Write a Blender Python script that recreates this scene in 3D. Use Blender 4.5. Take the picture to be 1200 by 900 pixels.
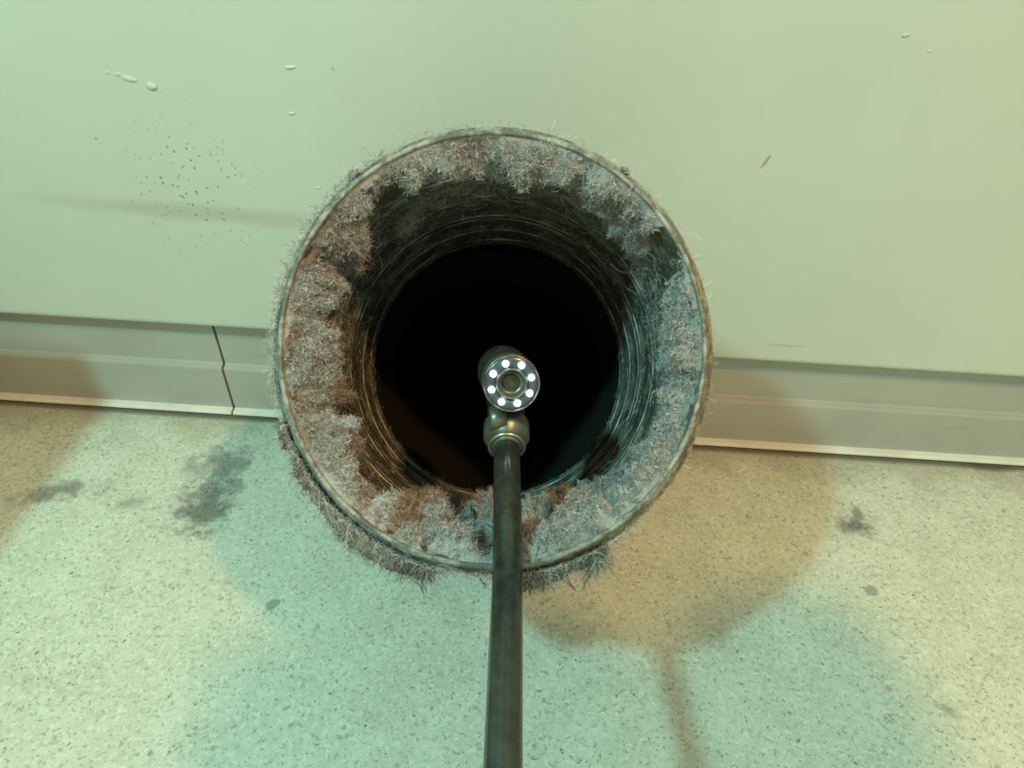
import bpy, bmesh, math, random
import numpy as np
from mathutils import Vector, Matrix, Euler

for o in list(bpy.data.objects):
    bpy.data.objects.remove(o)
SC = bpy.context.scene
COL = SC.collection
RNG = np.random.default_rng(7)
random.seed(7)
PI = math.pi

# ------------------------------------------------------------------ camera
PITCH, YAW, ROLL, FPX = math.radians(38), math.radians(1.3), math.radians(2.83), 900.0
MC = Matrix.Rotation(YAW, 3, 'Z') @ Matrix.Rotation(PI/2 - PITCH, 3, 'X') @ Matrix.Rotation(ROLL, 3, 'Z')
CAM_H = 0.25
def ray(x, y):
    return MC @ Vector(((x-600)/FPX, -(y-450)/FPX, -1.0))
_r = ray(590, 510)
CP = Vector((0, -CAM_H*_r.y/-_r.z, CAM_H))          # the skirting foot runs along y = 0
def at(x, y, depth):                                  # a point at a metric distance along the lens axis
    return CP + ray(x, y)*depth
def on_floor(x, y):
    r = ray(x, y); return CP + r*(-CP.z/r.z)
def on_wall(x, y, wy=0.0):
    r = ray(x, y); return CP + r*((wy-CP.y)/r.y)
cam_d = bpy.data.cameras.new('camera')
cam = bpy.data.objects.new('camera', cam_d); COL.objects.link(cam)
cam_d.sensor_width = 36.0; cam_d.lens = FPX/1200*36.0
cam_d.clip_start = 0.005; cam_d.clip_end = 50
cam.matrix_world = Matrix.Translation(CP) @ MC.to_4x4()
SC.camera = cam

# ------------------------------------------------------------------ light
w = bpy.data.worlds.new('world'); SC.world = w; w.use_nodes = True
bg = w.node_tree.nodes['Background']
bg.inputs[0].default_value = (0.84, 1.0, 0.72, 1); bg.inputs[1].default_value = 0.435
def lamp(name, loc, power, colour, radius):
    d = bpy.data.lights.new(name, 'POINT'); d.energy = power; d.color = colour; d.shadow_soft_size = radius
    o = bpy.data.objects.new(name, d); o.location = loc; COL.objects.link(o); return o
RIM = at(578, 408, 0.182)
def aim(az, el, dist):
    a, e = math.radians(az), math.radians(el)
    return RIM + dist*Vector((math.sin(a)*math.cos(e), -math.cos(a)*math.cos(e), math.sin(e)))
COOL_AT = aim(-43, 50, 0.66)
WARM_AT = aim(40, 56, 0.78)
lamp('cool_lamp', COOL_AT, 10.8, (0.42, 1.0, 0.92), 0.019)
lamp('warm_lamp', WARM_AT, 11.6, (1.0, 0.55, 0.20), 0.023)
SC.view_settings.view_transform = 'Standard'
SC.view_settings.look = 'None'
SC.view_settings.exposure = 0.0
SC.view_settings.gamma = 1.0
SC.view_settings.use_curve_mapping = False

# ------------------------------------------------------------------ helpers
def tag(o, label=None, cat=None, group=None, kind=None):
    if label: o['label'] = label
    if cat: o['category'] = cat
    if group: o['group'] = group
    if kind: o['kind'] = kind
    return o
def empty(name, loc=(0, 0, 0)):
    o = bpy.data.objects.new(name, None); o.location = loc; o.empty_display_size = 0.01
    COL.objects.link(o); return o
def link(name, me, mat, parent=None, smooth=True):
    if mat: me.materials.append(mat)
    if smooth:
        me.polygons.foreach_set('use_smooth', [True]*len(me.polygons))
    o = bpy.data.objects.new(name, me); COL.objects.link(o)
    if parent:
        o.parent = parent; o.matrix_parent_inverse = Matrix.Translation(-Vector(parent.location))
    return o
def from_bm(name, bm, mat, parent=None, smooth=True):
    me = bpy.data.meshes.new(name); bmesh.ops.recalc_face_normals(bm, faces=bm.faces)
    bm.to_mesh(me); bm.free(); return link(name, me, mat, parent, smooth)
def from_np(name, V, Q, mat, parent=None, smooth=True):
    me = bpy.data.meshes.new(name); V = np.asarray(V, np.float32); Q = np.asarray(Q, np.int32)
    me.vertices.add(len(V)); me.vertices.foreach_set('co', V.ravel())
    me.loops.add(Q.size); me.loops.foreach_set('vertex_index', Q.ravel())
    k = Q.shape[1]; me.polygons.add(len(Q))
    me.polygons.foreach_set('loop_start', np.arange(len(Q), dtype=np.int32)*k)
    me.polygons.foreach_set('loop_total', np.full(len(Q), k, np.int32))
    me.update(calc_edges=True); me.validate()
    return link(name, me, mat, parent, smooth)
def frame(axis, up_hint):
    a = Vector(axis).normalized(); x = Vector(up_hint).cross(a).normalized(); y = a.cross(x)
    return a, x, y
def lathe(name, prof, origin, axis, e1, e2, mat, parent, n=96, sy=1.0, closed=False, smooth=True):
    """prof: (radius, distance along axis)"""
    th = np.linspace(0, 2*PI, n, endpoint=False)
    P = np.array(prof)
    O, A, E1, E2 = [np.array(v) for v in (origin, axis, e1, e2)]
    V = (O + P[:, None, 1:2]*A + P[:, None, 0:1]*(np.cos(th)[None, :, None]*E1 + sy*np.sin(th)[None, :, None]*E2)).reshape(-1, 3)
    m = len(P); Q = []
    for i in range(m if closed else m-1):
        i2 = (i+1) % m
        for j in range(n):
            j2 = (j+1) % n
            Q.append((i*n+j, i*n+j2, i2*n+j2, i2*n+j))
    return from_np(name, V, Q, mat, parent, smooth)
def tube_pts(pts, radii, n=20, caps=True):
    """bmesh tube along a polyline"""
    bm = bmesh.new(); rings = []
    pts = [Vector(p) for p in pts]; prev = None
    for i, p in enumerate(pts):
        t = (pts[min(i+1, len(pts)-1)] - pts[max(i-1, 0)]).normalized()
        if prev is None: x = t.orthogonal().normalized()
        else: x = (prev - t*prev.dot(t)).normalized()
        prev = x; y = t.cross(x)
        rings.append([bm.verts.new(p + float(radii[i])*(math.cos(2*PI*k/n)*x + math.sin(2*PI*k/n)*y)) for k in range(n)])
    for a, b in zip(rings, rings[1:]):
        for k in range(n): bm.faces.new((a[k], a[(k+1) % n], b[(k+1) % n], b[k]))
    if caps: bm.faces.new(rings[0][::-1]); bm.faces.new(rings[-1])
    return bm
def extrude_profile(name, prof, x0, x1, mat, wob=0.0, seg=40, skew0=0.0, skew1=0.0):
    """a (y, z) profile swept along x; the two ends may be cut on a skew"""
    bm = bmesh.new(); rows = []; zm = max(p[1] for p in prof)
    for i in range(seg+1):
        f = i/seg; row = []
        for (y, z) in prof:
            xa = x0 + skew0*z/zm; xb = x1 + skew1*z/zm
            row.append(bm.verts.new((xa+(xb-xa)*f, y, z)))
        rows.append(row)
    n = len(prof)
    for a, b in zip(rows, rows[1:]):
        for k in range(n): bm.faces.new((a[k], b[k], b[(k+1) % n], a[(k+1) % n]))
    bm.faces.new(rows[0]); bm.faces.new(rows[-1][::-1])
    return from_bm(name, bm, mat, None, False)

# value noise -----------------------------------------------------------
def _hash(ix, iy, iz):
    h = (ix.astype(np.int64)*374761393 + iy.astype(np.int64)*668265263 + iz.astype(np.int64)*2147483647 + 12345) & 0xffffffff
    h = ((h ^ (h >> 13))*1274126177) & 0xffffffff
    h = ((h ^ (h >> 16))*2246822519) & 0xffffffff
    return ((h ^ (h >> 15)) & 0xffff)/65535.0
def vnoise(P):
    I = np.floor(P).astype(np.int64); F = P-I; F = F*F*(3-2*F); r = 0
    for dx in (0, 1):
        for dy in (0, 1):
            for dz in (0, 1):
                wgt = (F[..., 0] if dx else 1-F[..., 0])*(F[..., 1] if dy else 1-F[..., 1])*(F[..., 2] if dz else 1-F[..., 2])
                r = r + wgt*_hash(I[..., 0]+dx, I[..., 1]+dy, I[..., 2]+dz)
    return r
def fbm(P, octaves=4, gain=0.5):
    a, s, n = 1.0, 0.0, 0.0
    for k in range(octaves):
        s = s + a*vnoise(P*(2.03**k) + 17.3*k); n += a; a *= gain
    return s/n

# materials -------------------------------------------------------------
class NT:
    def __init__(self, name):
        self.m = bpy.data.materials.new(name); self.m.use_nodes = True
        self.t = self.m.node_tree; self.b = self.t.nodes['Principled BSDF']
        self.co = self.t.nodes.new('ShaderNodeTexCoord').outputs['Object']
        self.pos = self.t.nodes.new('ShaderNodeNewGeometry')
    def n(self, typ, **kw):
        nd = self.t.nodes.new(typ)
        for k, v in kw.items():
            if k in nd.inputs: 
                s = nd.inputs[k]
                if hasattr(v, 'is_linked'): self.t.links.new(v, s)
                else: s.default_value = v
            else: setattr(nd, k, v)
        return nd
    def l(self, a, b): self.t.links.new(a, b)
    def noise(self, scale, detail=4, rough=0.55, vec=None, out='Fac', dist=0.0):
        nd = self.n('ShaderNodeTexNoise'); nd.inputs['Scale'].default_value = scale
        nd.inputs['Detail'].default_value = detail; nd.inputs['Roughness'].default_value = rough
        nd.inputs['Distortion'].default_value = dist
        self.l(vec or self.co, nd.inputs['Vector']); return nd.outputs[out]
    def voronoi(self, scale, vec=None, feature='F1', out='Distance'):
        nd = self.n('ShaderNodeTexVoronoi'); nd.feature = feature; nd.inputs['Scale'].default_value = scale
        self.l(vec or self.co, nd.inputs['Vector']); return nd.outputs[out]
    def mapping(self, loc=(0, 0, 0), rot=(0, 0, 0), sc=(1, 1, 1), typ='TEXTURE', vec=None):
        nd = self.n('ShaderNodeMapping'); nd.vector_type = typ
        nd.inputs['Location'].default_value = loc; nd.inputs['Rotation'].default_value = rot; nd.inputs['Scale'].default_value = sc
        self.l(vec or self.co, nd.inputs['Vector']); return nd.outputs[0]
    def rng(self, v, a, b, c=0.0, d=1.0, smooth=True):
        nd = self.n('ShaderNodeMapRange'); nd.interpolation_type = 'SMOOTHSTEP' if smooth else 'LINEAR'
        nd.clamp = True if not smooth else nd.clamp
        self.l(v, nd.inputs['Value'])
        for k, x in zip(('From Min', 'From Max', 'To Min', 'To Max'), (a, b, c, d)): nd.inputs[k].default_value = x
        return nd.outputs[0]
    def math(self, op, a, b=0.0):
        nd = self.n('ShaderNodeMath'); nd.operation = op
        for i, v in enumerate((a, b)):
            if hasattr(v, 'is_linked'): self.l(v, nd.inputs[i])
            else: nd.inputs[i].default_value = v
        return nd.outputs[0]
    def mix(self, f, a, b, blend='MIX'):
        nd = self.n('ShaderNodeMix'); nd.data_type = 'RGBA'; nd.blend_type = blend
        for s, v in ((nd.inputs[0], f), (nd.inputs[6], a), (nd.inputs[7], b)):
            if hasattr(v, 'is_linked'): self.l(v, s)
            else: s.default_value = v if not isinstance(v, tuple) else (*v, 1)
        return nd.outputs[2]
    def stain(self, c, r, rot=0.0, nscale=150, namp=0.9, edge=(0.6, 1.1), plane='xy'):
        """a soft blot with a ragged edge, fixed on the surface"""
        if plane == 'xy': vec = self.mapping((c[0], c[1], 0), (0, 0, rot), (r[0], r[1], 1e3))
        else: vec = self.mapping((c[0], 0, c[1]), (0, rot, 0), (r[0], 1e3, r[1]))
        ln = self.n('ShaderNodeVectorMath'); ln.operation = 'LENGTH'; self.l(vec, ln.inputs[0])
        nz = self.math('MULTIPLY', self.math('SUBTRACT', self.noise(nscale, 4, 0.6), 0.5), namp*2)
        d = self.math('ADD', ln.outputs['Value'], nz)
        return self.rng(d, edge[0], edge[1], 1.0, 0.0)
    def col(self, c): self.l(c, self.b.inputs['Base Color']) if hasattr(c, 'is_linked') else setattr(self.b.inputs['Base Color'], 'default_value', (*c, 1))
    def set(self, **kw):
        for k, v in kw.items():
            s = self.b.inputs[k.replace('_', ' ')]
            if hasattr(v, 'is_linked'): self.l(v, s)
            else: s.default_value = v
    def bump(self, h, strength=0.3, dist=0.001):
        nd = self.n('ShaderNodeBump'); nd.inputs['Strength'].default_value = strength; nd.inputs['Distance'].default_value = dist
        self.l(h, nd.inputs['Height']); self.l(nd.outputs[0], self.b.inputs['Normal'])

def mat_wall():
    m = NT('wall_paint')
    c = m.mix(m.rng(m.noise(9, 3), 0.35, 0.65), (0.635, 0.672, 0.605), (0.665, 0.702, 0.635))
    p = on_wall(250, 251); q = on_wall(225, 225)
    smear = m.stain((p.x, p.z), (0.075, 0.0040), 0.03, 60, 0.35, (0.2, 1.4), 'xz')
    c = m.mix(m.math('MULTIPLY', smear, 0.32), c, (0.40, 0.30, 0.20))
    zone = m.stain((q.x, q.z), (0.030, 0.036), 0.0, 80, 0.4, (0.2, 1.2), 'xz')
    spot = m.rng(m.voronoi(400), 0.14, 0.25, 1, 0)
    spot = m.math('MULTIPLY', spot, m.rng(m.noise(260, 2), 0.44, 0.50))
    c = m.mix(m.math('MULTIPLY', m.math('MULTIPLY', spot, zone), 0.72), c, (0.12, 0.10, 0.08))
    few = m.math('MULTIPLY', m.rng(m.voronoi(95), 0.05, 0.09, 1, 0), m.rng(m.noise(22, 3), 0.60, 0.68))
    c = m.mix(m.math('MULTIPLY', few, 0.5), c, (0.22, 0.18, 0.13))
    # grazes along the lower lip
    p = on_wall(195, 393)
    g = m.stain((p.x, p.z), (0.10, 0.004), 0, 300, 0.8, (0.1, 0.6), 'xz')
    c = m.mix(m.math('MULTIPLY', g, 0.25), c, (0.35, 0.28, 0.20))
    p = on_wall(897, 190)
    sc_ = m.stain((p.x, p.z), (0.0008, 0.0036), 0.45, 300, 0.3, (0.5, 1.0), 'xz')
    c = m.mix(m.math('MULTIPLY', sc_, 0.6), c, (0.22, 0.2, 0.15))
    p = on_wall(921, 405)
    sc_ = m.stain((p.x, p.z), (0.010, 0.0006), 0.0, 300, 0.3, (0.5, 1.0), 'xz')
    c = m.mix(m.math('MULTIPLY', sc_, 0.4), c, (0.3, 0.28, 0.22))
    sp = m.n('ShaderNodeSeparateXYZ'); m.l(m.co, sp.inputs[0])
    chip = m.math('MULTIPLY', m.rng(sp.outputs['Z'], WALL_EDGE+0.0003, WALL_EDGE+0.0018, 1, 0), m.rng(m.noise(190, 4, 0.7), 0.52, 0.60))
    c = m.mix(m.math('MULTIPLY', chip, 0.8), c, (0.20, 0.13, 0.08))
    m.col(c); m.set(Roughness=0.42)
    m.bump(m.math('ADD', m.noise(28, 3), m.math('MULTIPLY', m.noise(260, 2), 0.12)), 0.12, 0.003)
    return m.m

def mat_floor():
    m = NT('speckled_floor')
    wv = m.n('ShaderNodeVectorMath'); wv.operation = 'MULTIPLY_ADD'
    nz = m.n('ShaderNodeTexNoise'); nz.inputs['Scale'].default_value = 420; m.l(m.co, nz.inputs['Vector'])
    m.l(nz.outputs['Color'], wv.inputs[0]); wv.inputs[1].default_value = (0.0035,)*3; m.l(m.co, wv.inputs[2])
    vec = wv.outputs[0]
    c = m.mix(m.rng(m.noise(60, 4), 0.3, 0.7), (0.63, 0.65, 0.555), (0.73, 0.745, 0.655))
    # paler chips and darker flecks of the pressed pattern
    c = m.mix(m.math('MULTIPLY', m.rng(m.noise(430, 4, 0.65), 0.50, 0.62), 0.7), c, (0.86, 0.86, 0.75))
    mo = m.rng(m.noise(300, 5, 0.7, None, 'Fac', 0.6), 0.50, 0.68)
    c = m.mix(m.math('MULTIPLY', mo, 0.40), c, (0.40, 0.41, 0.32))
    fl = m.rng(m.noise(700, 3, 0.6, vec), 0.565, 0.64)
    c = m.mix(m.math('MULTIPLY', fl, 0.60), c, (0.26, 0.27, 0.205))
    dk = m.math('MULTIPLY', m.rng(m.voronoi(420, vec), 0.16, 0.26, 1, 0), m.rng(m.noise(170, 2), 0.55, 0.6))
    c = m.mix(m.math('MULTIPLY', dk, 0.75), c, (0.13, 0.14, 0.105))
    bg_ = m.math('MULTIPLY', m.rng(m.voronoi(120, vec), 0.09, 0.16, 1, 0), m.rng(m.noise(40, 2), 0.56, 0.6))
    c = m.mix(m.math('MULTIPLY', bg_, 0.5), c, (0.22, 0.22, 0.17))
    # dust blots lying on the floor
    def blot(px, r, rot, k, col, **kw):
        nonlocal c
        p = on_floor(*px)
        c = m.mix(m.math('MULTIPLY', m.stain((p.x, p.y), r, rot, **kw), k), c, col)
    dust = (0.17, 0.165, 0.15)
    blot((262, 545), (0.022, 0.020), 0.5, 0.7, dust, nscale=110, namp=1.3, edge=(0.1, 0.9))
    blot((255, 575), (0.016, 0.016), 0.5, 0.6, dust, nscale=150, namp=1.3, edge=(0.2, 0.9))
    blot((235, 600), (0.017, 0.019), 0.6, 0.85, dust, nscale=140, namp=1.1, edge=(0.2, 0.9))
    blot((65, 575), (0.028, 0.009), 0.3, 0.7, dust, nscale=120, namp=1.0, edge=(0.1, 0.9))
    blot((155, 588), (0.010, 0.006), 0.5, 0.45, dust, nscale=150, namp=0.9, edge=(0.1, 0.9))
    blot((1003, 617), (0.011, 0.0085), -0.2, 0.85, dust, nscale=160, namp=0.9, edge=(0.2, 0.9))
    blot((1005, 602), (0.005, 0.007), 0, 0.7, dust, nscale=160, namp=0.7, edge=(0.2, 0.9))
    blot((1021, 692), (0.0034, 0.0034), 0, 0.62, (0.2, 0.195, 0.18), nscale=160, namp=0.3, edge=(0.6, 1.0))
    blot((320, 708), (0.0038, 0.0026), 0.8, 0.62, (0.2, 0.195, 0.18), nscale=160, namp=0.3, edge=(0.6, 1.0))
    blot((1110, 832), (0.006, 0.0028), -0.6, 0.45, dust, nscale=160, namp=0.6, edge=(0.3, 0.9))
    blot((1160, 548), (0.018, 0.004), 0.0, 0.75, (0.10, 0.09, 0.06), nscale=110, namp=0.6, edge=(0.2, 1.0))
    # grime swept against the skirting
    sep = m.n('ShaderNodeSeparateXYZ'); m.l(m.co, sep.inputs[0])
    ed = m.math('ADD', sep.outputs['Y'], m.math('MULTIPLY', m.math('SUBTRACT', m.noise(45, 4), 0.5), 0.045))
    c = m.mix(m.math('MULTIPLY', m.rng(ed, -0.024, 0.002), 0.45), c, (0.27, 0.24, 0.15))
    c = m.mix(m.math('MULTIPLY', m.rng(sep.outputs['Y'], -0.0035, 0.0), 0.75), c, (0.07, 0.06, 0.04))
    m.col(c); m.set(Roughness=0.5)
    m.bump(m.noise(500, 3), 0.12, 0.0005)
    return m.m

def mat_simple(name, col, rough=0.5, metal=0.0, nscale=80, var=0.15, bump=0.0, bscale=300, **kw):
    m = NT(name)
    a = tuple(x*(1-var) for x in col); b = tuple(min(1, x*(1+var)) for x in col)
    m.col(m.mix(m.rng(m.noise(nscale, 4), 0.3, 0.7), a, b)); m.set(Roughness=rough, Metallic=metal, **kw)
    if bump: m.bump(m.noise(bscale, 4), bump, 0.0006)
    return m.m

WALL_EDGE = 0.5*(on_wall(0, 378).z + on_wall(1200, 436).z)
M_WALL = mat_wall(); M_FLOOR = mat_floor()
def mat_skirt():
    m = NT('skirting_paint')
    c = m.mix(m.rng(m.noise(25, 3), 0.3, 0.7), (0.44, 0.445, 0.41), (0.49, 0.49, 0.45))
    s = m.math('MULTIPLY', m.rng(m.noise(70, 5, 0.7, m.mapping(sc=(3, 1, 0.6))), 0.6, 0.72), 0.25)
    m.col(m.mix(s, c, (0.30, 0.28, 0.22))); m.set(Roughness=0.38); return m.m
M_SKIRT = mat_skirt()
M_LIP = mat_simple('skirting_lip_paint', (0.82, 0.81, 0.74), 0.35, nscale=60, var=0.08)

def mat_pipe_inner():
    m = NT('dusty_galvanised_metal')
    # duct frame lives in attributes-free object space: ridges come from geometry, here only dust and tarnish
    n1 = m.rng(m.noise(110, 5, 0.65), 0.42, 0.66)
    c = m.mix(n1, (0.13, 0.13, 0.105), (0.38, 0.38, 0.315))
    c = m.mix(m.math('MULTIPLY', m.rng(m.noise(480, 4, 0.65), 0.58, 0.66), 0.8), c, (0.70, 0.69, 0.62))
    c = m.mix(m.math('MULTIPLY', m.rng(m.noise(700, 4, 0.65), 0.56, 0.66), 0.7), c, (0.06, 0.055, 0.045))
    m.col(c); m.set(Roughness=0.48, Metallic=0.3); m.bump(m.noise(600, 5, 0.7), 0.8, 0.0009); return m.m
M_PIPE = mat_pipe_inner()
def mat_rim():
    m = NT('rim_metal')
    c = m.mix(m.rng(m.noise(160, 5, 0.7), 0.42, 0.62), (0.17, 0.17, 0.145), (0.46, 0.455, 0.40))
    m.col(c); m.set(Roughness=0.55, Metallic=0.3); m.bump(m.noise(700, 5, 0.7), 0.8, 0.0006); return m.m
M_RIM = mat_rim()
M_DARK = mat_simple('unlit_duct_black', (0.006, 0.006, 0.006), 0.9, 0.0)  # darkness deep in the duct is put into this colour
def mat_lint(name, fibre=False, dark=1.0):
    m = NT(name)
    c = m.mix(m.rng(m.noise(70, 4), 0.35, 0.65), (0.37, 0.337, 0.33), (0.58, 0.555, 0.545))
    c = m.mix(m.math('MULTIPLY', m.rng(m.noise(38, 3), 0.54, 0.66), 0.35), c, (0.30, 0.26, 0.255))
    if fibre:
        rnd = m.pos.outputs['Random Per Island']
        c = m.mix(m.rng(rnd, 0.0, 1.0), m.mix(0.65, c, (0.10, 0.085, 0.08)), m.mix(0.7, c, (0.95, 0.92, 0.89)))
    else:
        c = m.mix(m.math('MULTIPLY', m.rng(m.noise(330, 5, 0.7), 0.38, 0.54, 1, 0), 0.42), c, (0.09, 0.075, 0.07))
    if dark < 1: c = m.mix(1.0, c, (dark, dark*0.95, dark*0.9), 'MULTIPLY')
    m.col(c); m.set(Roughness=0.95)
    m.b.inputs['Specular IOR Level'].default_value = 0.1
    if not fibre: m.bump(m.noise(900, 4, 0.7), 0.8, 0.001)
    return m.m
M_LINT = mat_lint('lint_felt'); M_FIB = mat_lint('lint_fibre', True)
M_TUFT = mat_lint('tuft_felt', False, 0.75); M_TFIB = mat_lint('tuft_fibre', True, 0.75)

# ------------------------------------------------------------------ duct frame
END = at(583, 433, 0.322)
AX = (END - RIM).normalized()                       # into the duct
UP = MC @ Vector((0, 1, 0)); E1 = UP.cross(-AX).normalized(); E2 = (-AX).cross(E1)
if E1.dot(MC @ Vector((1, 0, 0))) < 0: E1 = -E1
R_OUT, R_IN, SY, L_PIPE = 0.0507, 0.0498, 1.022, 0.128
def duct_pt(th, s, r):                               # numpy: angle, depth, radius -> world
    th, s, r = np.broadcast_arrays(th, s, r)
    return (np.array(RIM) + s[..., None]*np.array(AX) + (r*np.cos(th))[..., None]*np.array(E1) + (SY*r*np.sin(th))[..., None]*np.array(E2))

# ------------------------------------------------------------------ setting
zl = on_wall(0, 378).z; zr = on_wall(1200, 436).z
WALL_Z = 0.5*(zl+zr); WX = 0.9
REC = 0.0080                                         # the skirting sits back under the wall's lower edge
# wall slab with the arched cut-out the duct passes through
axis_hit = RIM + AX*((0.0-RIM.y)/AX.y)
tl = 0.056/AX.y
HX, HW, top_z = axis_hit.x, 0.0525, 0.1045
bm = bmesh.new()
arch = [(HX+HW*math.cos(a), WALL_Z + (top_z-WALL_Z)*max(0.0, math.sin(a))) for a in np.linspace(0, PI, 33)]
outline = [(WX, WALL_Z), (WX, 1.1), (-WX, 1.1), (-WX, WALL_Z)] + arch[::-1]
def strip_rows(bm, y):
    return [bm.verts.new((x, y, z)) for x, z in outline]
fr = strip_rows(bm, 0.0); bk = strip_rows(bm, 0.03)
bm.faces.new(fr); bm.faces.new(bk[::-1])
for i in range(len(fr)):
    j = (i+1) % len(fr); bm.faces.new((fr[i], bk[i], bk[j], fr[j]))
bm.edges.ensure_lookup_table()
lip = [e for e in bm.edges if all(v.co.y == 0.0 and abs(v.co.z-WALL_Z) < 1e-6 for v in e.verts) and e.calc_length() > 0.1]
bmesh.ops.bevel(bm, geom=lip, offset=0.003, segments=4, affect='EDGES', profile=0.5)
wall = from_bm('wall_back', bm, M_WALL, None, False); tag(wall, kind='structure')
# floor slab
bm = bmesh.new(); bmesh.ops.create_cube(bm, size=1.0)
for v in bm.verts: v.co = (v.co.x*1.8, -0.79 + v.co.y*1.62, -0.02 + v.co.z*0.04)
floor = from_bm('floor', bm, M_FLOOR, None, False); tag(floor, kind='structure')
# skirting: lower tier stands proud of the upper one, a bright bead along the foot
ZM = WALL_Z + 0.012
LT = 0.0265
prof = [(0.030, 0.0), (0.0048, 0.0), (0.0048, LT-0.0010), (0.0051, LT-0.0003), (0.0057, LT), (REC-0.0006, LT+0.0003), (REC, LT+0.0012), (REC, ZM), (0.030, ZM)]
seam_b = on_wall(271, 487).x; seam_t = on_wall(250, 392, REC).x
xl, xr = HX-HW+0.0015, HX+HW-0.0015
sk = (seam_t-seam_b)
bl = extrude_profile('baseboard_left', prof, -WX, seam_b-0.0006, M_SKIRT, skew1=sk)
bmid = extrude_profile('baseboard_middle', prof, seam_b+0.0006, xl, M_SKIRT, skew0=sk)
br = extrude_profile('baseboard_right', prof, xr, WX, M_SKIRT)
lipp = [(0.0048, 0.0004), (0.0016, 0.0005), (0.0009, 0.0011), (0.0011, 0.0018), (0.0020, 0.0023), (0.0048, 0.0026)]
for nm, a, b in (('trim_1', -WX, seam_b-0.0005), ('trim_2', seam_b+0.0005, xl), ('trim_3', xr, WX)):
    tag(extrude_profile(nm, lipp, a, b, M_LIP), kind='structure')
for o in (bl, bmid, br): tag(o, kind='structure')
# flecks of plaster under the paint
def blob(name, p, sx, sz, h, rot):
    bm = bmesh.new(); bmesh.ops.create_icosphere(bm, subdivisions=3, radius=1.0)
    for v in bm.verts:
        n = vnoise(np.array([[v.co.x*1.7+p.x*90, v.co.y*1.7, v.co.z*1.7+p.z*70]]))[0]
        k = 0.75+0.5*n; x, z = v.co.x*sx*k, v.co.z*sz*k
        v.co = (p.x + x*math.cos(rot)-z*math.sin(rot), v.co.y*h, p.z + x*math.sin(rot)+z*math.cos(rot))
    return from_bm(name, bm, M_WALL, wall)
for (x, y, sx, sz, h, r) in ((178, 101, 0.0034, 0.0024, 0.0020, -0.2), (150, 92, 0.0050, 0.0018, 0.0010, -0.2), (139, 87, 0.0022, 0.0013, 0.0008, 0.1),
                             (126, 85, 0.0010, 0.0010, 0.0008, 0), (340, 79, 0.0034, 0.0012, 0.0011, 0.1), (342, 133, 0.0022, 0.0009, 0.0008, 0.1),
                             (1061, 41, 0.0022, 0.0010, 0.0012, 0.2), (373, 220, 0.0018, 0.0007, 0.0007, 0), (1090, 60, 0.0016, 0.0006, 0.0007, 0.1)):
    blob('paint_lump', on_wall(x, y), sx*0.62, sz*0.55, h*0.5, r)

# ------------------------------------------------------------------ duct
duct = empty('exhaust_duct', tuple(axis_hit))
tag(duct, 'round metal exhaust duct choked with grey lint, poking out of the wall above the floor', 'duct')
prof = []
for s in np.linspace(0.0, L_PIPE, 170):              # inside wall with rolled ridges
    rg = 0.0
    for c0, hgt in ((0.012, 0.0006), (0.030, 0.0007), (0.0345, 0.0005), (0.053, 0.0007), (0.0575, 0.0005), (0.076, 0.0008), (0.081, 0.0006), (0.098, 0.0009), (0.103, 0.0007), (0.119, 0.0010), (0.125, 0.0008)):
        rg += 1.25*hgt*math.exp(-((s-c0)/0.0007)**2)
    prof.append((R_IN-rg, s))
prof += [(R_IN+0.0003, L_PIPE+0.0004), (R_OUT, L_PIPE)]
for s in np.linspace(L_PIPE, 0.0, 60): prof.append((R_OUT+0.0004*math.exp(-((s % 0.0225-0.011)/0.001)**2), s))
pipe = lathe('duct_pipe', prof, RIM, AX, E1, E2, M_PIPE, duct, 160, SY, closed=True)
# rolled rim: a wire bead and a band behind it
def bead(s0, r0, a, k=14): return [(r0+a*math.cos(q), s0+a*math.sin(q)) for q in np.linspace(0, 2*PI, k, endpoint=False)]
lathe('rim_bead', bead(0.0, 0.0503, 0.0006), RIM, AX, E1, E2, M_RIM, duct, 200, SY, closed=True)
lathe('rim_band', [(0.0506, 0.0012), (0.0512, 0.0014), (0.0524, 0.0060), (0.0537, 0.0105), (0.0506, 0.0115)], RIM, AX, E1, E2, M_RIM, duct, 200, SY, closed=True)
for r0_, s0_, a_ in ((0.05125, 0.0022, 0.00042), (0.05235, 0.0048, 0.00045), (0.0538, 0.0080, 0.0006)):
    lathe('rim_ring', bead(s0_, r0_, a_, 10), RIM, AX, E1, E2, M_RIM, duct, 200, SY, closed=True)
M_LIT_SEAM = mat_simple('lit_seam_metal', (0.48, 0.47, 0.40), 0.4, 0.3, 300, 0.35)  # paler than the duct: light caught by ridge edges is in the colour
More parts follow.
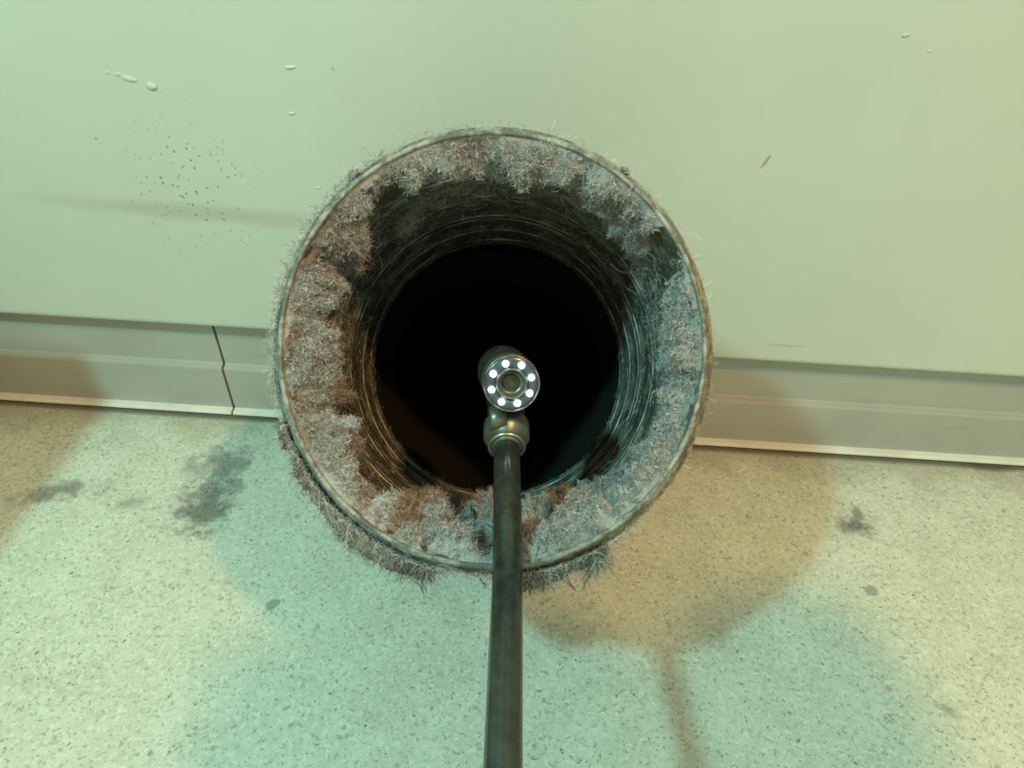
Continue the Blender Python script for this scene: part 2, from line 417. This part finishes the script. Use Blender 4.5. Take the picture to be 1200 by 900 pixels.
for s0_, a_, w_ in ((0.0300, 0.00030, 0.0011), (0.0530, 0.00024, 0.0016), (0.0575, 0.00018, 0.0016), (0.0780, 0.00026, 0.0020), (0.0835, 0.00022, 0.0018), (0.1010, 0.00030, 0.0022), (0.1180, 0.00032, 0.002)):
    th_ = np.linspace(0, 2*PI, 220, endpoint=False); q_ = np.linspace(0, 2*PI, 6, endpoint=False)
    P_ = np.stack([np.cos(th_), np.sin(th_), np.zeros(220)], -1); jit = (fbm(P_*4+s0_*900, 3)-0.5)
    aa = a_*np.clip(3.6*fbm(P_*9+s0_*500, 4)-1.2, 0.05, 1.4)
    V_ = np.array([[ (R_IN-0.00062+jit[i]*0.0003+aa[i]*math.cos(q), s0_+jit[i]*w_+aa[i]*math.sin(q), th_[i]) for q in q_] for i in range(220)]).reshape(-1, 3)
    X_ = (np.array(RIM) + V_[:, 1:2]*np.array(AX) + (V_[:, 0]*np.cos(V_[:, 2]))[:, None]*np.array(E1) + (SY*V_[:, 0]*np.sin(V_[:, 2]))[:, None]*np.array(E2))
    Q_ = [(i*6+k, i*6+(k+1) % 6, ((i+1) % 220)*6+(k+1) % 6, ((i+1) % 220)*6+k) for i in range(220) for k in range(6)]
    from_np('lit_duct_seam', X_, Q_, M_LIT_SEAM, duct)
# bend carrying the duct level into the wall, its unlit depth painted near-black
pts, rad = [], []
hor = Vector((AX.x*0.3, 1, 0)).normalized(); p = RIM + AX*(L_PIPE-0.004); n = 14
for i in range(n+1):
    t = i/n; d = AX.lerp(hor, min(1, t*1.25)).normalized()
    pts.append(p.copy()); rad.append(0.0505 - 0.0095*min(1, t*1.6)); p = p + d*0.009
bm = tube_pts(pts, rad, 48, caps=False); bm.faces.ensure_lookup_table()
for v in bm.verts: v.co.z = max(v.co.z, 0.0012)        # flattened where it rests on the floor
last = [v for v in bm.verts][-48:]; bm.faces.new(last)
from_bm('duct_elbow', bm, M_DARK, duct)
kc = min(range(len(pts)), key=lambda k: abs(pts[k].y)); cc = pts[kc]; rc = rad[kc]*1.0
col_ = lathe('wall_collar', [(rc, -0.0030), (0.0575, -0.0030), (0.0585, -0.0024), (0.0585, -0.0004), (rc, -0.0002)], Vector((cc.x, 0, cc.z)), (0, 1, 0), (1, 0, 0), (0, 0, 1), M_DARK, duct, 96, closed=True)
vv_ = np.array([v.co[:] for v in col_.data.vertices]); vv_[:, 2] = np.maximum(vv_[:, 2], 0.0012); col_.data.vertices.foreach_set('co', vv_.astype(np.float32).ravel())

# ---- lint lining: a ragged felt on the inside wall
NT_, NS_ = 760, 190
th = np.linspace(0, 2*PI, NT_, endpoint=False); S_MAX = 0.118
s = 0.0004 + (S_MAX-0.0004)*np.linspace(0, 1, NS_)**1.15
TH, SS = np.meshgrid(th, s, indexing='ij')
def ang_interp(vals):
    a = np.array(sorted(vals)); x = np.radians(np.concatenate([a[:, 0]-360, a[:, 0], a[:, 0]+360])); y = np.tile(a[:, 1], 3)
    return lambda t: np.interp(t, x, y)
reach = ang_interp([(0, .040), (20, .034), (40, .040), (60, .028), (80, .017), (100, .015), (120, .020), (140, .040), (160, .048), (180, .056), (200, .046), (220, .042), (236, .052), (250, .080), (262, .104), (275, .106), (290, .094), (303, .056), (320, .040), (340, .038)])
thick = ang_interp([(0, .0046), (30, .0040), (50, .0050), (70, .0046), (90, .0056), (105, .0054), (115, .0050), (130, .0050), (150, .0058), (170, .0068), (190, .0076), (210, .0080), (230, .0078), (250, .0068), (270, .0058), (290, .0048), (310, .0036), (330, .0038)])
PX = np.stack([np.cos(TH)*R_IN, np.sin(TH)*R_IN, SS], -1)
big = fbm(PX*95, 4, 0.55); mid = fbm(PX*260+31, 4, 0.6); fin = fbm(PX*900+77, 3, 0.6)
edge = reach(TH)*(0.55+0.9*fbm(PX*70+9, 3))
fall = np.clip((edge-SS)/0.018, -1, 1)
def hole(c, px, rad_th, rad_s, kf_=0.75, ks_=1.35):                      # dark gaps where the felt has torn away
    x, y = px; a = math.atan2(408-y, x-578); rp = math.hypot(x-578, y-408); s0 = 0.182*(252/rp-1)*kf_; rad_s = rad_s*ks_
    d = ((np.angle(np.exp(1j*(TH-a)))*R_IN/rad_th)**2 + ((SS-s0)/rad_s)**2)
    return c*np.exp(-d)
T = thick(TH)*(0.0 + 2.9*(big-0.37)) + 0.0095*(mid-0.5) + 0.0036*(fin-0.5) + 0.0004
T = np.where(fall < 0.999, T*np.clip(fall, 0, 1)**0.6 - 0.003*np.clip(0.4-fall, 0, 1.4), T)
for c, px, a_, b_ in ((0.012, (382, 338), 0.0065, 0.007), (0.010, (384, 368), 0.005, 0.006), (0.014, (455, 245), 0.008, 0.012), (0.008, (372, 428), 0.004, 0.005), (0.008, (380, 492), 0.004, 0.005), (0.007, (437, 552), 0.005, 0.006), (0.008, (780, 300), 0.006, 0.008), (0.006, (520, 520), 0.004, 0.005)):
    T = T - hole(c, px, a_, b_)
mouth = np.clip((SS-0.0004)/0.0035, 0, 1); T = T*mouth**0.7
T = T + mouth*(hole(0.0042, (555, 172), 0.020, 0.010, 1, 1) + hole(0.003, (620, 172), 0.014, 0.008, 1, 1))
T = np.clip(T, -0.0006, 0.0115)
P = duct_pt(TH, SS, R_IN - T)
V = P.reshape(-1, 3); idx = np.arange(NT_*NS_).reshape(NT_, NS_); nx = np.roll(idx, -1, axis=0)
Q = np.stack([idx[:, :-1], idx[:, 1:], nx[:, 1:], nx[:, :-1]], -1).reshape(-1, 4)
keep = (T.reshape(-1)[Q].max(axis=1) > -0.0003); Q = Q[keep]
lining = from_np('lint_lining', V, Q, M_LINT, duct)
tag(lining, 'ragged grey felt of lint coating the duct mouth', kind='stuff')

# ---- loose fibres
def fibres(name, root, dirs, length, width, curl, parent, mat, seg=4, sag=0.0):
    n = len(root); pos = root.copy(); d = dirs/np.linalg.norm(dirs, axis=1, keepdims=True)
    ax = RNG.normal(size=(n, 3)); ax /= np.linalg.norm(ax, axis=1, keepdims=True)
    tw = curl*RNG.uniform(0.3, 1.0, (n, 1)); pts = [pos]
    for k in range(seg):
        d = d + tw*np.cross(ax, d) + 0.25*curl*RNG.normal(size=(n, 3)); d[:, 2] -= sag
        d /= np.linalg.norm(d, axis=1, keepdims=True)
        pos = pos + d*(length/seg)[:, None]; pts.append(pos)
    side = np.cross(d, RNG.normal(size=(n, 3))); side /= np.linalg.norm(side, axis=1, keepdims=True)
    V = np.zeros((n, seg+1, 2, 3))
    for k in range(seg+1):
        wd = (width*(1.0 - 0.5*k/seg))[:, None]*side*0.5
        V[:, k, 0] = pts[k]-wd; V[:, k, 1] = pts[k]+wd
    base = (np.arange(n)*(seg+1)*2)[:, None]; k = np.arange(seg)[None, :]*2
    Q = np.stack([base+k, base+k+1, base+k+3, base+k+2], -1).reshape(-1, 4)
    return from_np(name, V.reshape(-1, 3), Q, mat, parent)
def duct_dirs(tth, along=0.0):
    inward = -(np.cos(tth)[:, None]*np.array(E1) + np.sin(tth)[:, None]*np.array(E2))
    tang = -np.sin(tth)[:, None]*np.array(E1) + np.cos(tth)[:, None]*np.array(E2)
    return inward, tang
def scatter_on_lint(n, power=1.0):
    rho = (R_IN-T)/(0.182+SS)                            # how much of each cell faces out of the mouth
    wgt = np.clip(T, 0, 0.004)**power*(np.abs(np.gradient(rho, axis=1)) + 0.02*np.gradient(s)[None, :]/0.2); wgt[:, :1] = 0; wgt = wgt.ravel()/wgt.sum()
    k = RNG.choice(len(wgt), n, p=wgt); return V0[k], TH.ravel()[k], SS.ravel()[k], T.ravel()[k]
V0 = P.reshape(-1, 3)
n = 45000
rt, tt, s_, t_ = scatter_on_lint(n, 0.6)
inw, tan = duct_dirs(tt)
dd = inw*RNG.uniform(0.1, 1.0, (n, 1)) + tan*RNG.normal(0, 0.8, (n, 1)) - np.array(AX)*RNG.normal(0.1, 0.7, (n, 1))
tag(fibres('lint_fibres', rt + RNG.normal(0, 0.0003, (n, 3)), dd, RNG.gamma(2, 0.00045, n)+0.0004, RNG.uniform(0.00007, 0.00015, n), 1.0, duct, M_FIB), kind='stuff')
# matted balls of fluff: many short curled hairs round each centre
nc, per = 5200, 24
rt, tt, s_, t_ = scatter_on_lint(nc, 0.5); inw, tan = duct_dirs(tt)
rt = rt + inw*RNG.uniform(-0.0002, 0.0006, (nc, 1)) - np.array(AX)*RNG.uniform(0, 0.0004, (nc, 1))
sz = np.repeat(RNG.uniform(0.5, 1.6, nc), per); rt = np.repeat(rt, per, axis=0); n = nc*per
tag(fibres('lint_fluff', rt + RNG.normal(0, 0.00025, (n, 3)), RNG.normal(0, 1, (n, 3)), sz*RNG.uniform(0.0005, 0.0014, n), RNG.uniform(0.00010, 0.00020, n), 1.2, duct, M_FIB, 3), kind='stuff')
# threads and dust stuck along the bare metal
n = 3600
tt = RNG.uniform(0, 2*PI, n); s_ = RNG.uniform(0.02, L_PIPE, n); r_ = R_IN-0.0005-np.abs(RNG.normal(0, 0.0004, n))
inw, tan = duct_dirs(tt)
dd = tan*np.sign(RNG.normal(size=(n, 1))) + inw*RNG.normal(0.0, 0.12, (n, 1)) + np.array(AX)*RNG.normal(0, 0.25, (n, 1))
tag(fibres('dust_threads', duct_pt(tt, s_, r_), dd, RNG.gamma(2, 0.0010, n)+0.0006, RNG.uniform(0.00006, 0.00013, n), 0.4, duct, M_FIB), kind='stuff')

# cobweb veils hanging in the upper mouth: each wisp its own piece
def wisp(px, spread, n, ln, depth_s):
    x, y = px; a = math.atan2(408-y, x-578); rp = math.hypot(x-578, y-408)
    s0 = depth_s; r0 = rp/FPX*(0.182+s0)
    tt = a + RNG.normal(0, spread/R_IN, n); rr = r0 + np.abs(RNG.normal(0, spread*0.7, n)); rr = np.minimum(rr, R_IN-0.0003)
    rt = duct_pt(tt, s0 + RNG.normal(0, spread, n), rr); inw, tan = duct_dirs(tt)
    dd = tan*RNG.normal(0, 1, (n, 1)) + inw*RNG.normal(0.2, 0.8, (n, 1)) + np.array(AX)*RNG.normal(0, 0.6, (n, 1))
    o = fibres('lint_wisp', rt, dd, RNG.gamma(3, ln/4.5, n)+0.0006, RNG.uniform(0.00005, 0.00010, n), 0.9, duct, M_FIB, 6)
    return tag(o, kind='stuff')
for a_ in (((478, 262), 0.0022, 420, 0.004, 0.040), ((492, 240), 0.0030, 140, 0.006, 0.034), ((711, 240), 0.0016, 420, 0.004, 0.030), ((712, 262), 0.0011, 160, 0.003, 0.032),
           ((690, 225), 0.003, 420, 0.005, 0.030), ((668, 228), 0.003, 160, 0.005, 0.032), ((560, 200), 0.006, 260, 0.008, 0.040), ((620, 205), 0.006, 300, 0.008, 0.036), ((520, 215), 0.006, 240, 0.008, 0.040),
           ((760, 300), 0.006, 500, 0.006, 0.036), ((770, 365), 0.006, 400, 0.006, 0.045), ((425, 300), 0.005, 260, 0.006, 0.036), ((400, 385), 0.005, 240, 0.006, 0.05), ((640, 572), 0.003, 160, 0.004, 0.10)):
    wisp(*a_)

# tufts clinging to the outside of the rim
def tuft(px, size, hang, n, s0=0.006, r0=0.0535):
    x, y = px; a = math.atan2(408-y, x-578)
    c = duct_pt(np.array([a]), np.array([s0]), np.array([r0+size*0.25]))[0]
    out = (math.cos(a)*E1 + math.sin(a)*E2); down = Vector((0, 0, -1))
    g = (out*0.6 + down*0.9).normalized() if y > 420 else out
    bm = bmesh.new(); bmesh.ops.create_icosphere(bm, subdivisions=4, radius=1.0)
    tan_ = (-math.sin(a)*E1 + math.cos(a)*E2)
    co = np.array([v.co[:] for v in bm.verts]); nz = fbm(co*1.9+px[0], 4, 0.65); nz2 = fbm(co*6+px[1], 3, 0.7)
    for v, k, k2 in zip(bm.verts, nz, nz2):
        q = v.co*(0.25+1.1*k+1.2*(k2-0.5))
        d = q.x*size*0.9; h = q.y*size*0.45; z_ = q.z*size*0.5
        v.co = Vector(c) + tan_*d + g*(h + (hang*0.35*max(0, q.y))) + AX*z_
    o = from_bm('lint_tuft', bm, M_TUFT, duct)
    rt = np.array([v.co[:] for v in o.data.vertices])
    k = RNG.integers(0, len(rt), n); rt = rt[k]
    dd = RNG.normal(0, 0.8, (n, 3)) + np.array(g)*RNG.uniform(0, 1.2, (n, 1))
    f = fibres('lint_hairs', rt, dd, RNG.gamma(3, hang/6, n)+0.0006, RNG.uniform(0.00009, 0.00020, n), 0.5, None, M_TFIB, 4, 0.15)
    f.parent = o; f.matrix_parent_inverse = (Matrix.Translation(-Vector(duct.location)))
    f.matrix_parent_inverse = Matrix.Identity(4)
    tag(f, kind='stuff'); tag(o, kind='stuff')
    m_ = int(n*0.35); rt = np.array([v.co[:] for v in o.data.vertices]); rt = rt[RNG.integers(0, len(rt), m_)]
    dd = RNG.normal(0, 0.8, (m_, 3)) + np.array(g)*RNG.uniform(0.2, 1.6, (m_, 1))
    f2 = fibres('lint_wads', rt, dd, RNG.uniform(0.35, 1.0, m_)*hang*0.7+0.0008, RNG.uniform(0.0002, 0.0006, m_), 1.1, None, M_TFIB, 5, 0.22)
    f2.parent = o; tag(f2, kind='stuff'); return o
TUFTS = [((333, 505), .0034, .0030, 160), ((341, 530), .0024, .0020, 90), ((350, 553), .0042, .0034, 240), ((366, 578), .0040, .0030, 220), ((384, 603), .0046, .0036, 260), ((400, 628), .0052, .0046, 320), ((425, 637), .0054, .0040, 320), ((452, 650), .0050, .0036, 260),
         ((476, 660), .0042, .0044, 220), ((492, 670), .0034, .0060, 200), ((620, 682), .0056, .0040, 300), ((640, 680), .0050, .0044, 300), ((662, 668), .0036, .0034, 160), ((684, 657), .0036, .0030, 160), ((702, 653), .0032, .0085, 200), ((708, 648), .0024, .0070, 100), ((699, 655), .0022, .0080, 90), ((410, 203), .0016, .0012, 60), ((745, 185), .0014, .0008, 40)]
for p_, z_, h_, n_ in TUFTS: tuft(p_, z_*(1.2 if p_[0] < 500 else 1.0), h_*1.15, n_)
# dangling strings
def string(px, a_px, ln):
    x, y = px; a = math.atan2(408-y, x-578)
    p = Vector(duct_pt(np.array([a]), np.array([0.007]), np.array([0.0535]))[0]); pts = [p]; d = Vector((0, -0.1, -1))
    for k in range(9):
        d = (d + Vector((random.gauss(0, .35), random.gauss(0, .2), random.gauss(-0.2, .2)))).normalized(); p = p + d*ln/9; pts.append(p)
    o = from_bm('lint_string', tube_pts(pts, [(0.00012+0.00035*random.random())*(1-0.7*k/len(pts)) for k in range(len(pts))], 6), M_TUFT, duct); n = 60
    rt = np.array([v.co[:] for v in o.data.vertices]); rt = rt[RNG.integers(0, len(rt), n)]
    f = fibres('lint_hairs', rt, RNG.normal(0, 1, (n, 3)), RNG.gamma(2, 0.0006, n)+0.0005, RNG.uniform(0.00009, 0.00018, n), 0.5, None, M_TFIB, 4)
    f.parent = o; tag(f, kind='stuff')
for a_ in (((704, 650), 0, .016), ((712, 646), 0, .013), ((663, 668), 0, .012), ((408, 632), 0, .012), ((492, 668), 0, .013), ((478, 662), 0, .009), ((557, 672), 0, .005), ((440, 648), 0, .006), ((690, 656), 0, .006)): string(*a_)
# fine fuzz all round the outer edge
n = 9000
tt = np.radians(RNG.choice([RNG.uniform(95, 320), 0], n)*0 + np.where(RNG.random(n) < 0.75, RNG.uniform(120, 310, n), RNG.uniform(0, 360, n)))
inw, tan = duct_dirs(tt)
dd = -inw*RNG.uniform(0.1, 1, (n, 1)) + tan*RNG.normal(0, 0.8, (n, 1)) + np.array(AX)*RNG.normal(-0.2, 0.5, (n, 1))
tag(fibres('edge_fuzz', duct_pt(tt, RNG.uniform(0.0005, 0.012, n), np.full(n, 0.0531)), dd, RNG.gamma(2, 0.00045, n)+0.0004, RNG.uniform(0.00009, 0.00017, n), 0.6, duct, M_FIB), kind='stuff')

# ------------------------------------------------------------------ inspection camera
M_ROD = mat_simple('rod_sheath', (0.036, 0.040, 0.034), 0.17, 0.0, 260, 0.3, 0.1, 700)
M_STEEL = mat_simple('joint_steel', (0.19, 0.21, 0.17), 0.34, 0.5, 200, 0.2)
M_RING = mat_simple('ring_steel', (0.62, 0.60, 0.52), 0.28, 0.9, 200, 0.1)
M_HEAD = mat_simple('camera_barrel', (0.15, 0.165, 0.13), 0.2, 0.4, 240, 0.5)
M_PLATE = mat_simple('face_plate', (0.075, 0.095, 0.115), 0.22, 0.2, 300, 0.2)
M_BLACK = mat_simple('lens_black', (0.012, 0.013, 0.011), 0.2)
M_LENS = mat_simple('lens_grey', (0.20, 0.21, 0.18), 0.3, 0.3)
M_KNUCK = mat_simple('knuckle', (0.035, 0.045, 0.036), 0.4, 0.5, 200, 0.2)
def mat_glass():
    m = NT('lens_glass'); m.col((0.9, 0.95, 0.9)); m.set(Roughness=0.02, IOR=1.5)
    m.b.inputs['Transmission Weight'].default_value = 1.0; return m.m
M_GLASS = mat_glass()
def mat_led():
    m = NT('led_light'); m.col((0.9, 0.95, 1.0)); m.b.inputs['Emission Color'].default_value = (0.80, 0.92, 1.0, 1); m.b.inputs['Emission Strength'].default_value = 9.0; return m.m
M_LED = mat_led()
RR = 0.0035
rod_px = [(593.8, 524, .2055), (594.2, 560, .1965), (594.6, 610, .186), (594.7, 672, .1745), (592.6, 760, .157), (589.3, 900, .1345)]
rp = [at(*q) for q in rod_px]
insp = empty('inspection_camera', tuple(rp[3]))
tag(insp, 'inspection camera on a black rod with a ring of lit white LEDs around its lens', 'camera')
# the rod runs on under the lens; its made-up curl reaches the shade slabs
back = rp[-1]
KZ = (WARM_AT.z-0.30)/WARM_AT.z
H0 = WARM_AT.lerp(Vector((0.10, -0.24, 0.0)), KZ) + Vector((0, 0, 0.012))
tail = [back + (rp[-1]-rp[-2]).normalized()*0.05, Vector((-0.01, CP.y-0.05, CP.z-0.13)), Vector((0.03, CP.y-0.13, CP.z-0.09)), Vector((0.12, CP.y-0.17, CP.z-0.02)), H0 + Vector((0.0, -0.10, -0.03)), H0 + Vector((0, -0.055, 0.0))]
ctrl = rp + tail
def catmull(c, k=10):
    c = [c[0]*2-c[1]] + c + [c[-1]*2-c[-2]]; out = []
    for i in range(1, len(c)-2):
        for j in range(k):
            t = j/k; a, b, d, e = c[i-1], c[i], c[i+1], c[i+2]
            out.append(0.5*((2*b)+(-a+d)*t+(2*a-5*b+4*d-e)*t*t+(-a+3*b-3*d+e)*t**3))
    out.append(c[-2]); return out
path = catmull(ctrl)
from_bm('rod', tube_pts(path, [RR]*len(path), 28), M_ROD, insp)
RD = (rp[0]-rp[1]).normalized()                      # rod direction, away from the viewer
_, rx, ry = frame(RD, (0, 0, 1))
lathe('collar_ring', [(0.0046+0.00055*math.cos(q), 0.0002+0.0006*math.sin(q)) for q in np.linspace(0, 2*PI, 14, endpoint=False)], rp[0], RD, rx, ry, M_RING, insp, 64, closed=True)
lathe('socket', [(0.0001, -0.0006), (0.0036, -0.0006), (0.0042, 0.0004), (0.0042, 0.0022), (0.0060, 0.0034), (0.0063, 0.0040), (0.0063, 0.0085), (0.0058, 0.0092), (0.0001, 0.0093)], rp[0], RD, rx, ry, M_STEEL, insp, 64)
HC = at(599.6, 449.7, .198); HB = at(589.0, 434.0, .226)   # face centre, back centre
HA = (HB-HC).normalized(); _, hx, hy = frame(HA, UP)
hx = -hx if hx.dot(E1) < 0 else hx; hy = UP - HA*UP.dot(HA); hy.normalize(); hx = hy.cross(-HA)*1.0
hx = hx if hx.dot(E1) > 0 else -hx
HR = 34.2/FPX*.198; HL = (HB-HC).length
lathe('head_barrel', [(HR*0.93, 0.0004), (HR*0.97, 0.0), (HR, 0.0005), (HR, HL*0.45), (HR*0.985, HL*0.47), (HR*0.985, HL*0.52), (HR, HL*0.54), (HR, HL-0.0012), (HR*0.93, HL), (0.0001, HL+0.0002)], HC, HA, hx, hy, M_HEAD, insp, 80)
lathe('face_plate', [(HR*0.53, 0.0009), (HR*0.56, 0.0005), (HR*0.90, 0.0005), (HR*0.94, 0.0008)], HC, HA, hx, hy, M_PLATE, insp, 80)
lathe('lens_ring', [(HR*0.54, 0.0008), (HR*0.54, -0.0006), (HR*0.50, -0.0010), (HR*0.455, -0.0006), (HR*0.40, 0.0012), (HR*0.40, 0.0022)], HC, HA, hx, hy, M_STEEL, insp, 64)
lathe('lens_barrel', [(HR*0.40, 0.0020), (HR*0.34, 0.0012), (HR*0.33, 0.0022), (HR*0.22, 0.0026), (HR*0.21, 0.0034), (0.0001, 0.0036)], HC, HA, hx, hy, M_LENS, insp, 48)
lathe('lens_dome', [(max(0.00005, HR*0.43*math.sin(q)), 0.0016-0.0022*math.cos(q)) for q in np.linspace(0.0, PI/2, 14)] + [(max(0.00005, HR*0.40*math.sin(q)), 0.0018-0.0012*math.cos(q)) for q in np.linspace(PI/2, 0.0, 12)], HC, HA, hx, hy, M_GLASS, insp, 48, closed=True)
led0 = None
for k in range(8):
    a = math.radians(17+45*k); c = HC + (hx*math.cos(a) + hy*math.sin(a))*HR*0.715
    lathe('led', [(0.00088*math.sin(q), 0.0003-0.0009*math.cos(q)) for q in np.linspace(0.05, PI/2, 8)], c, HA, hx, hy, M_LED, insp, 20)
# knuckle joint between socket and head
KA = rp[0] + RD*0.0095; KB = HC + HA*HL*0.62 - hy*HR*0.55
def capsule(name, a, b, r1, r2, mat):
    d = b-a; pts = [a + d*t for t in np.linspace(0, 1, 8)]; rr = [r1+(r2-r1)*t for t in np.linspace(0, 1, 8)]
    pts = [a-d.normalized()*r1*0.6] + pts + [b+d.normalized()*r2*0.6]; rr = [r1*0.6]+rr+[r2*0.6]
    return from_bm(name, tube_pts(pts, rr, 28), mat, insp)
capsule('knuckle', KA, KB, 0.0050, 0.0056, M_KNUCK)
cheek = at(584, 491, .2075)
bm = tube_pts([cheek - hx*0.0025, cheek - hx*0.0020, cheek + hx*0.0020], [0.0030, 0.0036, 0.0036], 32)
from_bm('hinge_pin', bm, M_STEEL, insp)
# unseen slabs added above the lens, outlined to throw the warm lamp's floor shadow
def rbox(name, c, size, rot, mat, bev=0.006, parent=insp):
    bm = bmesh.new(); bmesh.ops.create_cube(bm, size=1.0)
    for v in bm.verts: v.co = Vector((v.co.x*size[0], v.co.y*size[1], v.co.z*size[2]))
    bmesh.ops.bevel(bm, geom=bm.edges[:], offset=bev, segments=4, affect='EDGES')
    R = Euler(rot).to_matrix()
    for v in bm.verts: v.co = R @ v.co + Vector(c)
    return from_bm(name, bm, mat, parent, True)
M_SHADE_SLAB = mat_simple('shade_slab_plastic', (0.05, 0.05, 0.05), 0.5)
def slab(name, outline, z0, z1, mat, bev=0.003):
    bm = bmesh.new(); vs = [bm.verts.new((x, y, z0)) for x, y in outline]; f = bm.faces.new(vs)
    r = bmesh.ops.extrude_face_region(bm, geom=[f]); up = [e for e in r['geom'] if isinstance(e, bmesh.types.BMVert)]
    for v in up: v.co.z = z1
    bmesh.ops.bevel(bm, geom=bm.edges[:], offset=bev, segments=3, affect='EDGES')
    return from_bm(name, bm, mat, insp, False)
HZ = 0.30; kf = (WARM_AT.z-HZ)/WARM_AT.z
def up_(x, y): p = WARM_AT.lerp(Vector((x, y, 0)), kf); return (p.x, p.y)
slab('shade_slab_left', [up_(*q) for q in ((-0.088, -0.215), (-0.090, -0.150), (-0.086, -0.138), (-0.05, -0.122), (-0.01, -0.118), (0.018, -0.110), (0.036, -0.113), (0.056, -0.124), (0.062, -0.150), (0.062, -0.215))], HZ, HZ+0.022, M_SHADE_SLAB)
slab('shade_slab_top', [up_(*q) for q in ((-0.085, -0.200), (-0.085, -0.140), (0.045, -0.135), (0.045, -0.200))], HZ+0.0221, HZ+0.0240, M_BLACK, 0.0005)
slab('shade_slab_right', [up_(*q) for q in ((0.0625, -0.215), (0.0625, -0.135), (0.076, -0.112), (0.090, -0.100), (0.118, -0.0975), (0.137, -0.101), (0.147, -0.112), (0.150, -0.150), (0.150, -0.215))], HZ-0.002, HZ+0.026, M_SHADE_SLAB)
gx, gy = up_(0.10, -0.24)
rbox('shade_slab_rear', (gx, gy-0.04, HZ+0.010), (0.034, 0.095, 0.026), (0.12, 0, 0.0), M_SHADE_SLAB, 0.010)

# ------------------------------------------------------------------ dust on the floor
def dust(px_list, label, cat, n, spread):
    pts = [on_floor(*p) for p in px_list]; c = sum(pts, Vector())/len(pts)
    rt = np.array([list(pts[k % len(pts)]) for k in range(n)]) + np.stack([RNG.normal(0, spread, n), RNG.normal(0, spread, n), np.zeros(n)], -1)
    nz = fbm(rt*190, 3); rt = rt[nz > 0.46]; m_ = len(rt); rt[:, 2] = RNG.uniform(0.0002, 0.0009, m_)
    dd = RNG.normal(0, 1, (m_, 3)); dd[:, 2] *= 0.06
    o = fibres('dust_patch', rt, dd, RNG.gamma(2, 0.0007, m_)+0.0004, RNG.uniform(0.00012, 0.00026, m_), 0.4, None, M_DUST, 4)
    vv = np.array([v.co[:] for v in o.data.vertices]); vv[:, 2] = np.clip(vv[:, 2], 0.0001, 0.0016)
    o.data.vertices.foreach_set('co', vv.astype(np.float32).ravel())
    return tag(o, label, cat, kind='stuff')
M_DUST = mat_lint('dust_fibre', True)
dust([(232, 600), (225, 615), (245, 590), (258, 565), (270, 545), (240, 580), (285, 520)], 'largest grey dust patch on the floor, below the seam in the skirting', 'dust', 1100, 0.0075)
dust([(40, 578), (65, 574), (90, 565)], 'thin grey dust streak on the floor near the left edge', 'dust', 260, 0.006)
dust([(1000, 618), (1005, 605), (1015, 622)], 'small grey dust patch on the floor, right of the duct', 'dust', 220, 0.004)

# an unseen box added at the left; its corner throws the dusky shadow there
M_CARD = mat_simple('shade_box_board', (0.42, 0.31, 0.20), 0.8, 0, 40, 0.1)
M_TAPE = mat_simple('shade_box_tape', (0.55, 0.47, 0.33), 0.35)
ct = empty('shade_box', (-0.305, -0.205, 0.0)); tag(ct, 'added brown box that throws the corner shadow, unseen left of the duct', 'box')
rbox('shade_box_body', (-0.305, -0.205, 0.083), (0.152, 0.225, 0.166), (0, 0, 0), M_CARD, 0.0015, ct)
for sx in (-1, 1): rbox('shade_box_flap', (-0.305+sx*0.0378, -0.205, 0.1671), (0.0748, 0.224, 0.0022), (0, 0, 0), M_CARD, 0.0006, ct)
rbox('shade_box_strip', (-0.305, -0.205, 0.1684), (0.045, 0.2245, 0.0004), (0, 0, 0), M_TAPE, 0.0001, ct)
